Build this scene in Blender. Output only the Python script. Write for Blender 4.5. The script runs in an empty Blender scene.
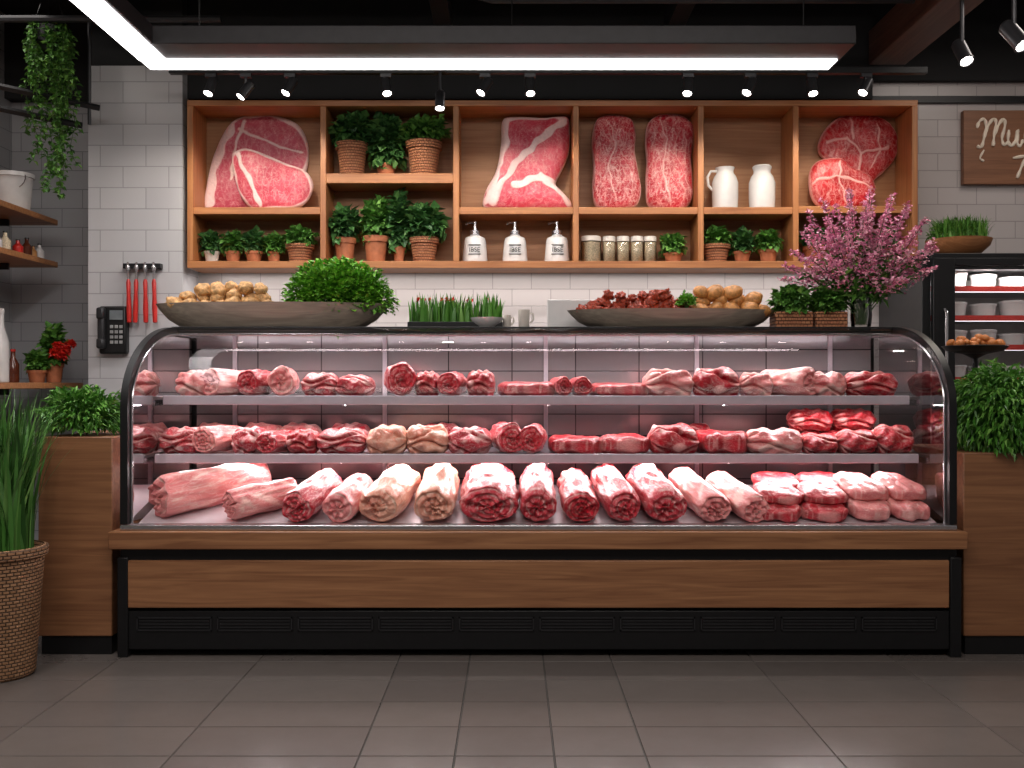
import bpy, math, random, bmesh
from mathutils import Vector, Matrix, noise
random.seed(7)
R=random.random
def U(a,b): return a+(b-a)*R()
CH=1.092
def wx(px,y): return (px-512)*(y+4)/1000
def wz(py,y): return CH-(py-384)*(y+4)/1000
def clamp(a,lo=0,hi=1): return max(lo,min(hi,a))
scene=bpy.context.scene
COL=scene.collection
try: scene.view_settings.view_transform='Standard'
except Exception: pass

# ---------------------------------------------------------------- materials
def new_mat(name):
    m=bpy.data.materials.new(name); m.use_nodes=True
    nt=m.node_tree; return m,nt,nt.nodes['Principled BSDF']
def N(nt,t,**k):
    n=nt.nodes.new(t)
    for a,v in k.items(): setattr(n,a,v)
    return n
def ramp(nt,stops):
    r=N(nt,'ShaderNodeValToRGB'); e=r.color_ramp.elements
    e[0].position=stops[0][0]; e[0].color=(*stops[0][1],1)
    e[1].position=stops[-1][0]; e[1].color=(*stops[-1][1],1)
    for p,c in stops[1:-1]:
        x=e.new(p); x.color=(*c,1)
    return r
def pm(name,col,rough=.5,metal=0,var=.12,scale=25,bump=0.0,coat=0,spec=.5):
    m,nt,b=new_mat(name)
    tc=N(nt,'ShaderNodeTexCoord'); nz=N(nt,'ShaderNodeTexNoise'); nz.inputs['Scale'].default_value=scale; nz.inputs['Detail'].default_value=5
    nt.links.new(tc.outputs['Object'],nz.inputs['Vector'])
    r=ramp(nt,[(.3,tuple(clamp(c*(1-var)) for c in col)),(.7,tuple(clamp(c*(1+var)) for c in col))])
    nt.links.new(nz.outputs['Fac'],r.inputs['Fac']); nt.links.new(r.outputs['Color'],b.inputs['Base Color'])
    b.inputs['Roughness'].default_value=rough; b.inputs['Metallic'].default_value=metal
    b.inputs['Coat Weight'].default_value=coat; b.inputs['Specular IOR Level'].default_value=spec
    if bump:
        bp=N(nt,'ShaderNodeBump'); bp.inputs['Strength'].default_value=bump; bp.inputs['Distance'].default_value=.01
        nt.links.new(nz.outputs['Fac'],bp.inputs['Height']); nt.links.new(bp.outputs['Normal'],b.inputs['Normal'])
    return m
def emit(name,col,s):
    m,nt,b=new_mat(name); b.inputs['Base Color'].default_value=(*col,1)
    b.inputs['Emission Color'].default_value=(*col,1); b.inputs['Emission Strength'].default_value=s
    return m
def wood(name,c1,c2,grain='X',rough=.45,sc=1.0):
    m,nt,b=new_mat(name)
    tc=N(nt,'ShaderNodeTexCoord'); mp=N(nt,'ShaderNodeMapping')
    s={'X':(1.2,26,26),'Y':(26,1.2,26),'Z':(26,26,1.2)}[grain]
    mp.inputs['Scale'].default_value=tuple(v*sc for v in s)
    nz=N(nt,'ShaderNodeTexNoise'); nz.inputs['Scale'].default_value=1.6; nz.inputs['Detail'].default_value=9; nz.inputs['Distortion'].default_value=1.2
    nt.links.new(tc.outputs['Object'],mp.inputs['Vector']); nt.links.new(mp.outputs['Vector'],nz.inputs['Vector'])
    r=ramp(nt,[(.30,c1),(.5,tuple((a+d)/2 for a,d in zip(c1,c2))),(.70,c2)])
    nt.links.new(nz.outputs['Fac'],r.inputs['Fac']); nt.links.new(r.outputs['Color'],b.inputs['Base Color'])
    b.inputs['Roughness'].default_value=rough
    bp=N(nt,'ShaderNodeBump'); bp.inputs['Strength'].default_value=.15; bp.inputs['Distance'].default_value=.004
    nt.links.new(nz.outputs['Fac'],bp.inputs['Height']); nt.links.new(bp.outputs['Normal'],b.inputs['Normal'])
    return m
def tile_mat(name,c1,c2,grout,bw,bh,axes='XZ',rough=.3,mortar=.003,off=.5,metal=0,bump=.4):
    m,nt,b=new_mat(name)
    tc=N(nt,'ShaderNodeTexCoord'); sp=N(nt,'ShaderNodeSeparateXYZ'); cb=N(nt,'ShaderNodeCombineXYZ')
    nt.links.new(tc.outputs['Object'],sp.inputs[0])
    nt.links.new(sp.outputs[axes[0]],cb.inputs[0]); nt.links.new(sp.outputs[axes[1]],cb.inputs[1])
    br=N(nt,'ShaderNodeTexBrick'); br.offset=off
    br.inputs['Scale'].default_value=1; br.inputs['Brick Width'].default_value=bw; br.inputs['Row Height'].default_value=bh
    br.inputs['Mortar Size'].default_value=mortar; br.inputs['Mortar Smooth'].default_value=.2
    br.inputs['Color1'].default_value=(*c1,1); br.inputs['Color2'].default_value=(*c2,1); br.inputs['Mortar'].default_value=(*grout,1)
    nt.links.new(cb.outputs[0],br.inputs['Vector']); nt.links.new(br.outputs['Color'],b.inputs['Base Color'])
    b.inputs['Roughness'].default_value=rough; b.inputs['Metallic'].default_value=metal
    bp=N(nt,'ShaderNodeBump'); bp.invert=True; bp.inputs['Strength'].default_value=bump; bp.inputs['Distance'].default_value=.003
    nt.links.new(br.outputs['Fac'],bp.inputs['Height']); nt.links.new(bp.outputs['Normal'],b.inputs['Normal'])
    return m
def island(name,c1,c2,rough=.5,c3=None):
    m,nt,b=new_mat(name)
    g=N(nt,'ShaderNodeNewGeometry')
    st=[(0,c1),(1,c2)] if c3 is None else [(0,c1),(.6,c2),(1,c3)]
    r=ramp(nt,st); nt.links.new(g.outputs['Random Per Island'],r.inputs['Fac'])
    nt.links.new(r.outputs['Color'],b.inputs['Base Color']); b.inputs['Roughness'].default_value=rough
    return m
def meat_mat(name,m1,m2,fat,vein=.6,vs=9.0,rough=.30,fa=1.0,vw=.03):
    m,nt,b=new_mat(name)
    tc=N(nt,'ShaderNodeTexCoord')
    n1=N(nt,'ShaderNodeTexNoise'); n1.inputs['Scale'].default_value=vs*.35; n1.inputs['Detail'].default_value=4
    n2=N(nt,'ShaderNodeTexNoise'); n2.inputs['Scale'].default_value=vs; n2.inputs['Detail'].default_value=5; n2.inputs['Distortion'].default_value=1.6
    n3=N(nt,'ShaderNodeTexNoise'); n3.inputs['Scale'].default_value=vs*4; n3.inputs['Detail'].default_value=4
    for n in (n1,n2,n3): nt.links.new(tc.outputs['Object'],n.inputs['Vector'])
    base=ramp(nt,[(.35,m1),(.65,m2)]); nt.links.new(n1.outputs['Fac'],base.inputs['Fac'])
    v=ramp(nt,[(.5-vw,(0,0,0)),(.5,(1,1,1)),(.5+vw,(0,0,0))]); nt.links.new(n2.outputs['Fac'],v.inputs['Fac'])
    at=N(nt,'ShaderNodeAttribute'); at.attribute_name='fat'
    mu=N(nt,'ShaderNodeMath',operation='MULTIPLY'); nt.links.new(v.outputs['Color'],mu.inputs[0]); mu.inputs[1].default_value=vein
    ma=N(nt,'ShaderNodeMath',operation='MULTIPLY_ADD'); ma.use_clamp=True
    nt.links.new(at.outputs['Fac'],ma.inputs[0]); ma.inputs[1].default_value=fa; nt.links.new(mu.outputs[0],ma.inputs[2])
    fr=ramp(nt,[(.3,tuple(c*.85 for c in fat)),(.7,fat)]); nt.links.new(n3.outputs['Fac'],fr.inputs['Fac'])
    mx=N(nt,'ShaderNodeMixRGB'); nt.links.new(ma.outputs[0],mx.inputs['Fac']); nt.links.new(base.outputs['Color'],mx.inputs[1]); nt.links.new(fr.outputs['Color'],mx.inputs[2])
    nt.links.new(mx.outputs[0],b.inputs['Base Color']); b.inputs['Roughness'].default_value=rough; b.inputs['Specular IOR Level'].default_value=.42
    bp=N(nt,'ShaderNodeBump'); bp.inputs['Strength'].default_value=.4; bp.inputs['Distance'].default_value=.010
    nt.links.new(n2.outputs['Fac'],bp.inputs['Height']); nt.links.new(bp.outputs['Normal'],b.inputs['Normal'])
    return m
def glass_mat(name,tint=(1,1,1),refl=1.0,ior=1.45):
    m=bpy.data.materials.new(name); m.use_nodes=True; nt=m.node_tree; nt.nodes.clear()
    o=N(nt,'ShaderNodeOutputMaterial'); t=N(nt,'ShaderNodeBsdfTransparent'); g=N(nt,'ShaderNodeBsdfGlossy'); mx=N(nt,'ShaderNodeMixShader'); f=N(nt,'ShaderNodeFresnel')
    t.inputs[0].default_value=(*tint,1); g.inputs['Roughness'].default_value=.03; f.inputs[0].default_value=ior
    mu=N(nt,'ShaderNodeMath',operation='MULTIPLY'); mu.inputs[1].default_value=refl; mu.use_clamp=True
    nt.links.new(f.outputs[0],mu.inputs[0]); nt.links.new(mu.outputs[0],mx.inputs[0]); nt.links.new(t.outputs[0],mx.inputs[1]); nt.links.new(g.outputs[0],mx.inputs[2]); nt.links.new(mx.outputs[0],o.inputs[0])
    return m

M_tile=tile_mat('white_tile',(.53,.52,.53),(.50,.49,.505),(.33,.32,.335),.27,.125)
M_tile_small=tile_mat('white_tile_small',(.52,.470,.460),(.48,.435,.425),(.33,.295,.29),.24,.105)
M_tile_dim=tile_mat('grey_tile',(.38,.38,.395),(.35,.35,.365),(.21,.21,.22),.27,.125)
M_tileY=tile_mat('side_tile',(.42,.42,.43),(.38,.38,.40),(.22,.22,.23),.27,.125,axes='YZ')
M_black=pm('black_metal',(.010,.010,.011),.4,.3,.1)
M_ceil=pm('ceiling_black',(.011,.011,.012),.8,0,.2,3)
M_gray=pm('dark_grey_metal',(.035,.035,.038),.4,.5)
M_fixture=pm('fixture_grey',(.026,.024,.027),.5,.2)
M_lamp=pm('lamp_grey',(.06,.06,.065),.35,.5)
M_steel=pm('steel',(.55,.54,.56),.25,.9,.06)
M_shelfm=pm('case_shelf_metal',(.50,.47,.51),.3,.35,.05)
M_rail=pm('price_rail_grey',(.46,.42,.47),.3,.1,.05)
M_deck=pm('white_deck',(.58,.49,.52),.3,.1,.04)
M_wood_case=wood('oak_case',(.20,.080,.034),(.36,.165,.073),'X')
M_wood_caseZ=wood('oak_case_side',(.17,.068,.030),(.30,.135,.060),'X',sc=.8)
M_wood_shelf=wood('oak_shelf',(.33,.115,.036),(.50,.210,.075),'X')
M_wood_shelfZ=wood('oak_shelf_vertical',(.33,.115,.036),(.50,.210,.075),'Z')
M_wood_back=wood('oak_shelf_back',(.30,.128,.052),(.41,.20,.09),'X',.55)
M_wood_dark=wood('walnut',(.19,.078,.038),(.29,.13,.065),'X')
M_wood_tray=wood('tray_wood',(.17,.135,.105),(.29,.24,.19),'X',.5)
M_wood_bowl=wood('bowl_wood',(.3,.12,.045),(.45,.2,.08),'X',.4)
M_terra=pm('terracotta',(.42,.14,.06),.7,0,.2,30,.2)
M_white=pm('white_ceramic',(.68,.66,.65),.25,0,.03)
M_cream=pm('cream_ceramic',(.66,.6,.54),.35,0,.05)
M_label=pm('label_dark',(.04,.04,.045),.6)
M_red=pm('red_plastic',(.50,.02,.015),.3)
M_redstrip=pm('red_strip',(.55,.03,.02),.5)
M_soil=pm('soil',(.03,.018,.012),.9,0,.4,60,.5)
M_glass=glass_mat('clear_glass',(.985,.985,.985),.28)
M_doorglass=glass_mat('door_glass',(.98,.98,.98),.6)
M_endglass=glass_mat('end_glass',(.94,.90,.92),3.0)
M_jar=glass_mat('jar_glass',(.95,.95,.93),1.5)
M_backpanel=tile_mat('case_back',(.34,.325,.33),(.29,.275,.28),(.045,.04,.045),.31,.105,rough=.20,mortar=.003,off=0,metal=.55)
M_led=emit('led_white',(1,.97,.98),8)
M_tube=emit('case_tube',(1,.93,.96),2.0)
M_leaf=island('leaf_green',(.03,.10,.015),(.09,.25,.035),.5,(.18,.38,.07))
M_leafd=island('leaf_dark',(.018,.065,.018),(.05,.155,.035),.5,(.11,.25,.06))
M_herb=island('herb_green',(.05,.19,.010),(.13,.38,.022),.5,(.26,.55,.06))
M_grass=island('grass_green',(.030,.12,.012),(.09,.27,.032),.45,(.20,.40,.08))
M_grassd=island('grass_dark',(.02,.08,.012),(.06,.19,.03),.45,(.14,.30,.07))
M_pinkf=island('pink_petal',(.60,.15,.32),(.85,.38,.52),.6,(.95,.66,.74))
M_redf=island('red_petal',(.5,.01,.01),(.8,.04,.02),.5)
M_stem=pm('stem',(.05,.11,.025),.6)
M_potato=pm('potato_skin',(.54,.24,.07),.5,0,.45,3,.25)
M_bun=pm('bread_skin',(.54,.30,.12),.65,0,.55,2.5,.5)
M_orange=pm('roast_skin',(.60,.20,.05),.4,0,.4,6,.2)
M_jerky=pm('cured_meat',(.34,.04,.014),.35,0,.8,4,.6)
M_water=glass_mat('water',(.9,.95,.85),1.0)
M_spice=pm('spice',(.66,.54,.38),.8,0,.35,120,.3)
M_screen=pm('screen_grey',(.15,.17,.18),.2)
M_key=pm('key_grey',(.3,.3,.3),.5)
M_letter=pm('letter_cream',(.9,.78,.64),.6)
M_beef=meat_mat('beef',(.27,.001,.007),(.52,.009,.026),(.88,.50,.46),.45,7,vw=.022,fa=.75)
M_marb=meat_mat('marbled_beef',(.33,.004,.014),(.56,.022,.042),(.90,.60,.57),.65,7,vw=.026,fa=.85)
M_pork=meat_mat('pork',(.60,.13,.14),(.78,.30,.28),(.90,.62,.55),.5,5,vw=.03,fa=.8)
M_creamm=meat_mat('fatty_cut',(.60,.20,.14),(.78,.40,.28),(.88,.63,.50),.5,5,vw=.04,fa=.8)
M_stk=meat_mat('steak_red',(.50,.025,.06),(.64,.075,.115),(.93,.66,.64),.32,18,.40,1,.02)
M_stkpink=meat_mat('steak_pink',(.48,.045,.085),(.60,.10,.145),(.93,.66,.64),.32,18,.40,1,.02)
M_rib=meat_mat('ribeye_red',(.32,.001,.005),(.54,.006,.014),(.90,.46,.42),.45,20,.36,.85,.022)
M_stkm=meat_mat('slab_marbled',(.38,.006,.020),(.55,.020,.040),(.90,.54,.50),.6,32,.38,.8,.035)
def basket_mat(name,c1,c2,h=.022,w=.05,mo=.003):
    m,nt,b=new_mat(name)
    tc=N(nt,'ShaderNodeTexCoord'); br=N(nt,'ShaderNodeTexBrick'); br.offset=.5
    sp=N(nt,'ShaderNodeSeparateXYZ'); cb=N(nt,'ShaderNodeCombineXYZ'); at=N(nt,'ShaderNodeMath',operation='ARCTAN2'); ml=N(nt,'ShaderNodeMath',operation='MULTIPLY'); ml.inputs[1].default_value=.16
    nt.links.new(tc.outputs['Object'],sp.inputs[0]); nt.links.new(sp.outputs['X'],at.inputs[0]); nt.links.new(sp.outputs['Y'],at.inputs[1]); nt.links.new(at.outputs[0],ml.inputs[0]); nt.links.new(ml.outputs[0],cb.inputs[0]); nt.links.new(sp.outputs['Z'],cb.inputs[1])
    br.inputs['Scale'].default_value=1; br.inputs['Brick Width'].default_value=w; br.inputs['Row Height'].default_value=h; br.inputs['Mortar Size'].default_value=mo; br.inputs['Mortar Smooth'].default_value=1
    br.inputs['Color1'].default_value=(*c1,1); br.inputs['Color2'].default_value=(*c2,1); br.inputs['Mortar'].default_value=(c1[0]*.3,c1[1]*.3,c1[2]*.3,1)
    nt.links.new(cb.outputs[0],br.inputs['Vector']); nt.links.new(br.outputs['Color'],b.inputs['Base Color']); b.inputs['Roughness'].default_value=.7
    bp=N(nt,'ShaderNodeBump'); bp.invert=True; bp.inputs['Strength'].default_value=1; bp.inputs['Distance'].default_value=.01
    nt.links.new(br.outputs['Fac'],bp.inputs['Height']); nt.links.new(bp.outputs['Normal'],b.inputs['Normal'])
    return m
M_basket=basket_mat('wicker',(.28,.135,.06),(.40,.21,.105),.013,.026,.003)
M_wickers=basket_mat('small_wicker',(.42,.15,.07),(.5,.21,.095),.016,.03)

# ---------------------------------------------------------------- mesh builder
class MB:
    def __init__(s): s.v=[]; s.f=[]; s.m=[]
    def add(s,vs,fs,mi=0):
        o=len(s.v); s.v+= [tuple(v) for v in vs]; s.f+=[tuple(i+o for i in f) for f in fs]; s.m+=[mi]*len(fs); return s
    def box(s,x0,x1,y0,y1,z0,z1,mi=0):
        v=[(x,y,z) for z in (z0,z1) for y in (y0,y1) for x in (x0,x1)]
        return s.add(v,[(0,2,3,1),(4,5,7,6),(0,1,5,4),(1,3,7,5),(3,2,6,7),(2,0,4,6)],mi)
    def lathe(s,prof,seg=32,c=(0,0,0),mi=0,sx=1,sy=1,ph=0):
        v=[];f=[];n=len(prof)
        for r,z in prof:
            for j in range(seg):
                a=2*math.pi*j/seg+ph; v.append((c[0]+r*sx*math.cos(a),c[1]+r*sy*math.sin(a),c[2]+z))
        for i in range(n-1):
            for j in range(seg):
                k=(j+1)%seg; f.append((i*seg+j,i*seg+k,(i+1)*seg+k,(i+1)*seg+j))
        f.append(tuple(reversed(range(seg)))); f.append(tuple(range((n-1)*seg,n*seg)))
        return s.add(v,f,mi)
    def sweep(s,pts,r,seg=8,mi=0):
        pts=[Vector(p) for p in pts]; v=[];f=[];n=len(pts); prev=None
        for i,p in enumerate(pts):
            t=(pts[min(i+1,n-1)]-pts[max(i-1,0)])
            if t.length<1e-9: t=Vector((0,0,1))
            t.normalize()
            if prev is None:
                up=Vector((0,0,1)) if abs(t.z)<.9 else Vector((1,0,0)); a=t.cross(up).normalized()
            else: a=(prev-t*prev.dot(t)).normalized()
            prev=a; b=t.cross(a); rr=r[i] if isinstance(r,(list,tuple)) else r
            for j in range(seg):
                q=2*math.pi*j/seg; v.append(p+a*math.cos(q)*rr+b*math.sin(q)*rr)
        for i in range(n-1):
            for j in range(seg):
                k=(j+1)%seg; f.append((i*seg+j,i*seg+k,(i+1)*seg+k,(i+1)*seg+j))
        f.append(tuple(reversed(range(seg)))); f.append(tuple(range((n-1)*seg,n*seg)))
        return s.add(v,f,mi)
    def leaf(s,p,d,L,W,mi=0,cup=.15):
        d=d.normalized(); up=Vector((U(-.5,.5),U(-.5,.5),1)); side=d.cross(up)
        if side.length<.01: side=Vector((1,0,0))
        side.normalize(); n=side.cross(d)
        m=p+d*L*.5
        return s.add([p,m+side*W*.5+n*L*cup,m-n*L*.02,m-side*W*.5+n*L*cup,p+d*L-n*L*cup],[(0,1,2),(0,2,3),(2,1,4),(2,4,3)],mi)
    def obj(s,name,mats,parent=None,loc=(0,0,0),rot=(0,0,0),bevel=0,smooth=True,ang=35,fat=None):
        me=bpy.data.meshes.new(name); me.from_pydata(s.v,[],s.f)
        if not isinstance(mats,(list,tuple)): mats=[mats]
        for m in mats: me.materials.append(m)
        me.polygons.foreach_set('material_index',s.m)
        if smooth: 
            me.polygons.foreach_set('use_smooth',[True]*len(me.polygons)); me.set_sharp_from_angle(angle=math.radians(ang))
        if fat: 
            a=me.attributes.new('fat','FLOAT','POINT'); a.data.foreach_set('value',fat)
        me.update()
        o=bpy.data.objects.new(name,me); COL.objects.link(o); o.location=loc; o.rotation_euler=rot
        if parent: o.parent=parent
        if bevel:
            b=o.modifiers.new('b','BEVEL'); b.width=bevel; b.segments=2; b.limit_method='ANGLE'
        return o
def tag(o,label,cat,group=None):
    o['label']=label; o['category']=cat
    if group: o['group']=group
    return o
def emp(name,label,cat,loc=(0,0,0),group=None,rot=(0,0,0)):
    e=bpy.data.objects.new(name,None); e.empty_display_size=.05; COL.objects.link(e); e.location=loc; e.rotation_euler=rot
    return tag(e,label,cat,group)
def struct(o): o['kind']='structure'; return o
def clone(root,loc,rot=None,scale=None):
    n=root.copy(); COL.objects.link(n); n.location=loc
    if rot is not None: n.rotation_euler=rot
    if scale is not None: n.scale=scale
    for c in list(root.children):
        k=c.copy(); COL.objects.link(k); k.parent=n
    return n

# ---------------------------------------------------------------- room shell
xs=[-4.36,-3.80,-3.24,-2.68,-2.12,-1.56,-1.0,-.448,-.168,.124,.392,.952,1.512,2.072,2.632,3.192,3.752,4.3]
mb=MB(); mb.box(-4.4,4.4,-5.6,2.8,-.10,-.004,1)
y=-5.565
g=.0013
while y<2.7:
    for a,b in zip(xs[:-1],xs[1:]):
        x0,x1,y0,y1=a+g,b-g,y+g,y+.25-g; e=.002
        mb.add([(x0,y0,-.004),(x1,y0,-.004),(x1,y1,-.004),(x0,y1,-.004),(x0+e,y0+e,0),(x1-e,y0+e,0),(x1-e,y1-e,0),(x0+e,y1-e,0)],
               [(4,5,6,7),(0,1,5,4),(1,2,6,5),(2,3,7,6),(3,0,4,7)],0)
    y+=.25
m,nt,b=new_mat('floor_tile')
gm=N(nt,'ShaderNodeNewGeometry'); r1=ramp(nt,[(0,(.124,.106,.098)),(1,(.142,.122,.112))]); nt.links.new(gm.outputs['Random Per Island'],r1.inputs['Fac'])
tc=N(nt,'ShaderNodeTexCoord'); nz=N(nt,'ShaderNodeTexNoise'); nz.inputs['Scale'].default_value=9; nz.inputs['Detail'].default_value=10; nz.inputs['Roughness'].default_value=.7; nt.links.new(tc.outputs['Object'],nz.inputs['Vector'])
mx=N(nt,'ShaderNodeMixRGB',blend_type='MULTIPLY'); mx.inputs['Fac'].default_value=.35; nt.links.new(r1.outputs['Color'],mx.inputs[1])
r2=ramp(nt,[(.2,(.7,.7,.7)),(.8,(1,1,1))]); nt.links.new(nz.outputs['Fac'],r2.inputs['Fac']); nt.links.new(r2.outputs['Color'],mx.inputs[2]); nt.links.new(mx.outputs[0],b.inputs['Base Color'])
rr=ramp(nt,[(.2,(.20,.20,.20)),(.8,(.28,.28,.28))]); nt.links.new(nz.outputs['Fac'],rr.inputs['Fac']); nt.links.new(rr.outputs['Color'],b.inputs['Roughness'])
M_floor=m
M_grout=pm('grout',(.04,.036,.034),.9)
struct(mb.obj('floor',[M_floor,M_grout],smooth=False))
struct(MB().box(-1.95,3.7,2.2,2.4,0,3.5).obj('wall_back',M_tile_small,smooth=False))
struct(MB().box(-2.50,-1.945,1.9,2.4,0,2.97).obj('wall_pillar',M_tile,smooth=False))
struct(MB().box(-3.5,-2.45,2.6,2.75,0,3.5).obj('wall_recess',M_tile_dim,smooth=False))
struct(MB().box(-2.5,-2.3,2.4,2.6,0,3.5).obj('wall_return',M_tileY,smooth=False))
struct(MB().box(-3.5,-3.3,-3.0,2.6,0,3.5).obj('wall_left',M_tileY,smooth=False))
struct(MB().box(3.7,3.85,-3.0,2.4,0,3.5).obj('wall_right',M_tileY,smooth=False))
struct(MB().box(-4.2,4.2,-5.0,2.8,3.5,3.6).obj('ceiling',M_ceil,smooth=False))
struct(MB().box(-2.5,2.16,1.99,2.2,2.80,3.5).obj('trim_soffit',M_ceil,smooth=False))
struct(MB().box(-2.5,-1.945,1.9,2.2,2.975,3.5).obj('trim_pillar_top',M_ceil,smooth=False))
struct(MB().box(-3.3,-2.5,2.5,2.6,2.95,3.5).obj('trim_recess_top',M_ceil,smooth=False))
struct(MB().box(2.16,3.7,2.17,2.2,2.83,2.87).obj('trim_wall_rail',M_black,smooth=False))
struct(MB().box(2.16,3.7,2.15,2.2,2.96,3.5).obj('trim_right_top',M_ceil,smooth=False))

for i,yb in enumerate([-1.0,.25,1.30]):
    o=MB().box(-3.3,3.7,yb,yb+.14,3.28,3.5).obj('ceiling_beam',M_ceil if i!=1 else M_gray,bevel=.004); tag(o,'black painted steel ceiling beam under the dark ceiling','beam','ceiling beams')
for xb in (-2.3,-.45,.9):
    o=MB().box(xb,xb+.1,-1.5,1.9,3.16,3.275).obj('ceiling_beam',M_gray,bevel=.004); tag(o,'black painted steel ceiling beam under the dark ceiling','beam','ceiling beams')
M_beam=wood('beam_brown',(.06,.028,.020),(.13,.066,.048),'Y')
o=MB().box(2.12,2.34,-1.2,1.95,2.99,3.19).obj('timber_beam',M_beam,bevel=.006); tag(o,'dark reddish brown exposed timber ceiling beam','beam')
mb=MB(); mb.sweep([(-.3,1.1,3.24),(-.3,1.1,3.1),(-.1,1.1,3.05),(2.05,1.1,3.05)],.018,8); o=mb.obj('ceiling_pipe',M_gray); tag(o,'thin dark metal conduit pipe below the ceiling','pipe')
mb=MB(); mb.sweep([(-3.2,1.5,3.1),(-2.6,1.5,3.1),(-1.6,1.5,3.1)],.02,8); o=mb.obj('ceiling_pipe',M_gray); tag(o,'thin dark metal conduit pipe below the ceiling','pipe')

# ---------------------------------------------------------------- pendant LED
e=emp('led_pendant_light','dark grey angular pendant fixture with bright white light strip','ceiling light',(0,0,0))
zb=2.665
mb=MB(); mb.box(-1.82,1.59,.62,1.0,zb,zb+.085); mb.box(-1.82,-1.66,-1.4,.62,zb,zb+.085)
mb.obj('housing',M_fixture,e,bevel=.004)
mb=MB(); mb.box(-1.80,1.575,.84,.985,zb-.006,zb-.0005); mb.box(-1.805,-1.675,-1.39,.84,zb-.006,zb-.0005)
mb.obj('light_strip',M_led,e,smooth=False)
for xx,yy in ((-1.5,.8),(0,.8),(1.4,.8),(-1.74,-.8)):
    MB().sweep([(xx,yy,zb+.08),(xx,yy,3.5)],.004,6).obj('suspension_cable',M_black,e)

# ---------------------------------------------------------------- track lights
M_bulb=emit('bulb_glow',(1,.93,.87),30)
def spot(px,py,y,hd,sc=1.0,aim=None,power=0,rail=None):
    x,z=wx(px,y),wz(py,y); zt=rail if rail else z+.12
    e=emp('track_spotlight','small dark grey cylindrical spotlight on ceiling track','spotlight',(x,y,z),'track spotlights')
    d=Vector(hd).normalized(); h=.055*sc; r=.027*sc
    q=d.to_track_quat('Z','Y').to_matrix()
    t=MB().lathe([(r*.7,-h),(r,-h*.8),(r,h*.9),(r*1.1,h*.92),(r*1.1,h),(r*.9,h),(r*.88,h*.85)],20)
    mb=MB(); mb.add([q@Vector(v) for v in t.v],t.f); mb.obj('lamp_head',M_lamp,e)
    t=MB().lathe([(r*.85,h*.93),(r*.5,h*1.05),(.001,h*1.1)],20); mb=MB(); mb.add([q@Vector(v) for v in t.v],t.f)
    mb.obj('bulb',M_bulb,e)
    mb=MB().sweep([(0,0,zt-z),(0,0,.02)],.008*sc,8); mb.box(-.03*sc,.03*sc,-.015*sc,.015*sc,zt-z-.02,zt-z); mb.obj('bracket',M_lamp,e)
    if power:
        l=bpy.data.lights.new('spot_lamp','SPOT'); l.energy=power; l.spot_size=math.radians(76); l.spot_blend=.9; l.color=(1,.88,.73); l.shadow_soft_size=.04
        a=(Vector(aim)-Vector((x,y,z))).normalized()
        lo=bpy.data.objects.new('spot_lamp',l); COL.objects.link(lo); lo.location=Vector((x,y,z))+d*(h*1.15); lo.rotation_euler=a.to_track_quat('-Z','Y').to_euler()
RZ=wz(74,1.55)
o=MB().box(-1.9,2.3,1.53,1.57,RZ,RZ+.035).obj('light_track',M_black,bevel=.002); tag(o,'black ceiling light track holding small spotlights','light track')
for px,tx in ((211,-1.6),(290,-1.15),(386,-.6),(485,-.05),(530,.35),(688,.85),(750,1.25),(812,1.75),(866,2.0)):
    spot(px,86,1.55,(U(-.5,.5),-.35,-.8),aim=(tx,2.1,2.1),power=21,rail=RZ)
spot(440,100,1.45,(0,-.3,-.9),aim=(-.4,.8,1.3),power=10,rail=RZ)
spot(962,52,.9,(.1,-.5,-.8),aim=(2.0,.6,1.2),power=26,sc=1.25,rail=3.04)
spot(1014,35,.3,(.3,-.5,-.8),aim=(2.6,1.2,1.0),power=10,sc=1.3,rail=3.04)
spot(246,90,1.55,(-.5,-.3,-.8),aim=(-2.2,1.9,1.9),power=19,rail=RZ)
o=MB().box(1.6,3.4,.28,.32,3.04,3.07).box(1.6,3.4,.88,.92,3.04,3.07).box(1.9,1.93,.3,.9,3.04,3.06).obj('light_track',M_black,bevel=.002); tag(o,'black ceiling light track holding larger spotlights','light track')

# ---------------------------------------------------------------- display counter
CX0,CX1=-1.568,1.78
prof=[(0,.53),(0,.75),(0,1.0)]+[(.62-.62*math.cos(t),1.0+.352*math.sin(t)) for t in [math.pi/2*i/16 for i in range(1,17)]]
C=emp('display_counter','long curved glass butcher display counter with oak panels','display counter',(0,0,0))
MB().box(CX0-.008,CX1+.008,.03,.95,.02,.47).box(CX0-.008,CX0+.035,-.01,.03,0,.40).box(CX1-.03,CX1+.015,-.01,.03,0,.40).box(CX0,CX1,.0,.03,.38,.44).obj('base_body',M_black,C,bevel=.004)
MB().box(-1.60,1.806,-.04,.06,.436,.506).obj('wood_ledge',M_wood_case,C,bevel=.004)
MB().box(-1.533,1.745,-.012,.03,.198,.388).obj('wood_panel',M_wood_case,C,bevel=.004)
MB().box(-1.54,1.75,.0,.03,.03,.185).obj('kick_plate',M_black,C,bevel=.003)
mb=MB()
xg=-1.50
while xg<1.68:
    w=.30; mb.box(xg,xg+w,-.006,.0,.155,.160); mb.box(xg,xg+w,-.006,.0,.105,.110); mb.box(xg,xg+.005,-.006,0,.105,.16); mb.box(xg+w-.005,xg+w,-.006,0,.105,.16)
    for k in range(3): mb.box(xg+.01,xg+w-.01,-.004,0,.117+k*.013,.121+k*.013)
    xg+=.322
mb.obj('vent_grille',M_gray,C)
MB().box(CX0,CX1,-.004,.06,.507,.527).obj('sill_trim',M_steel,C,bevel=.003)
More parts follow.
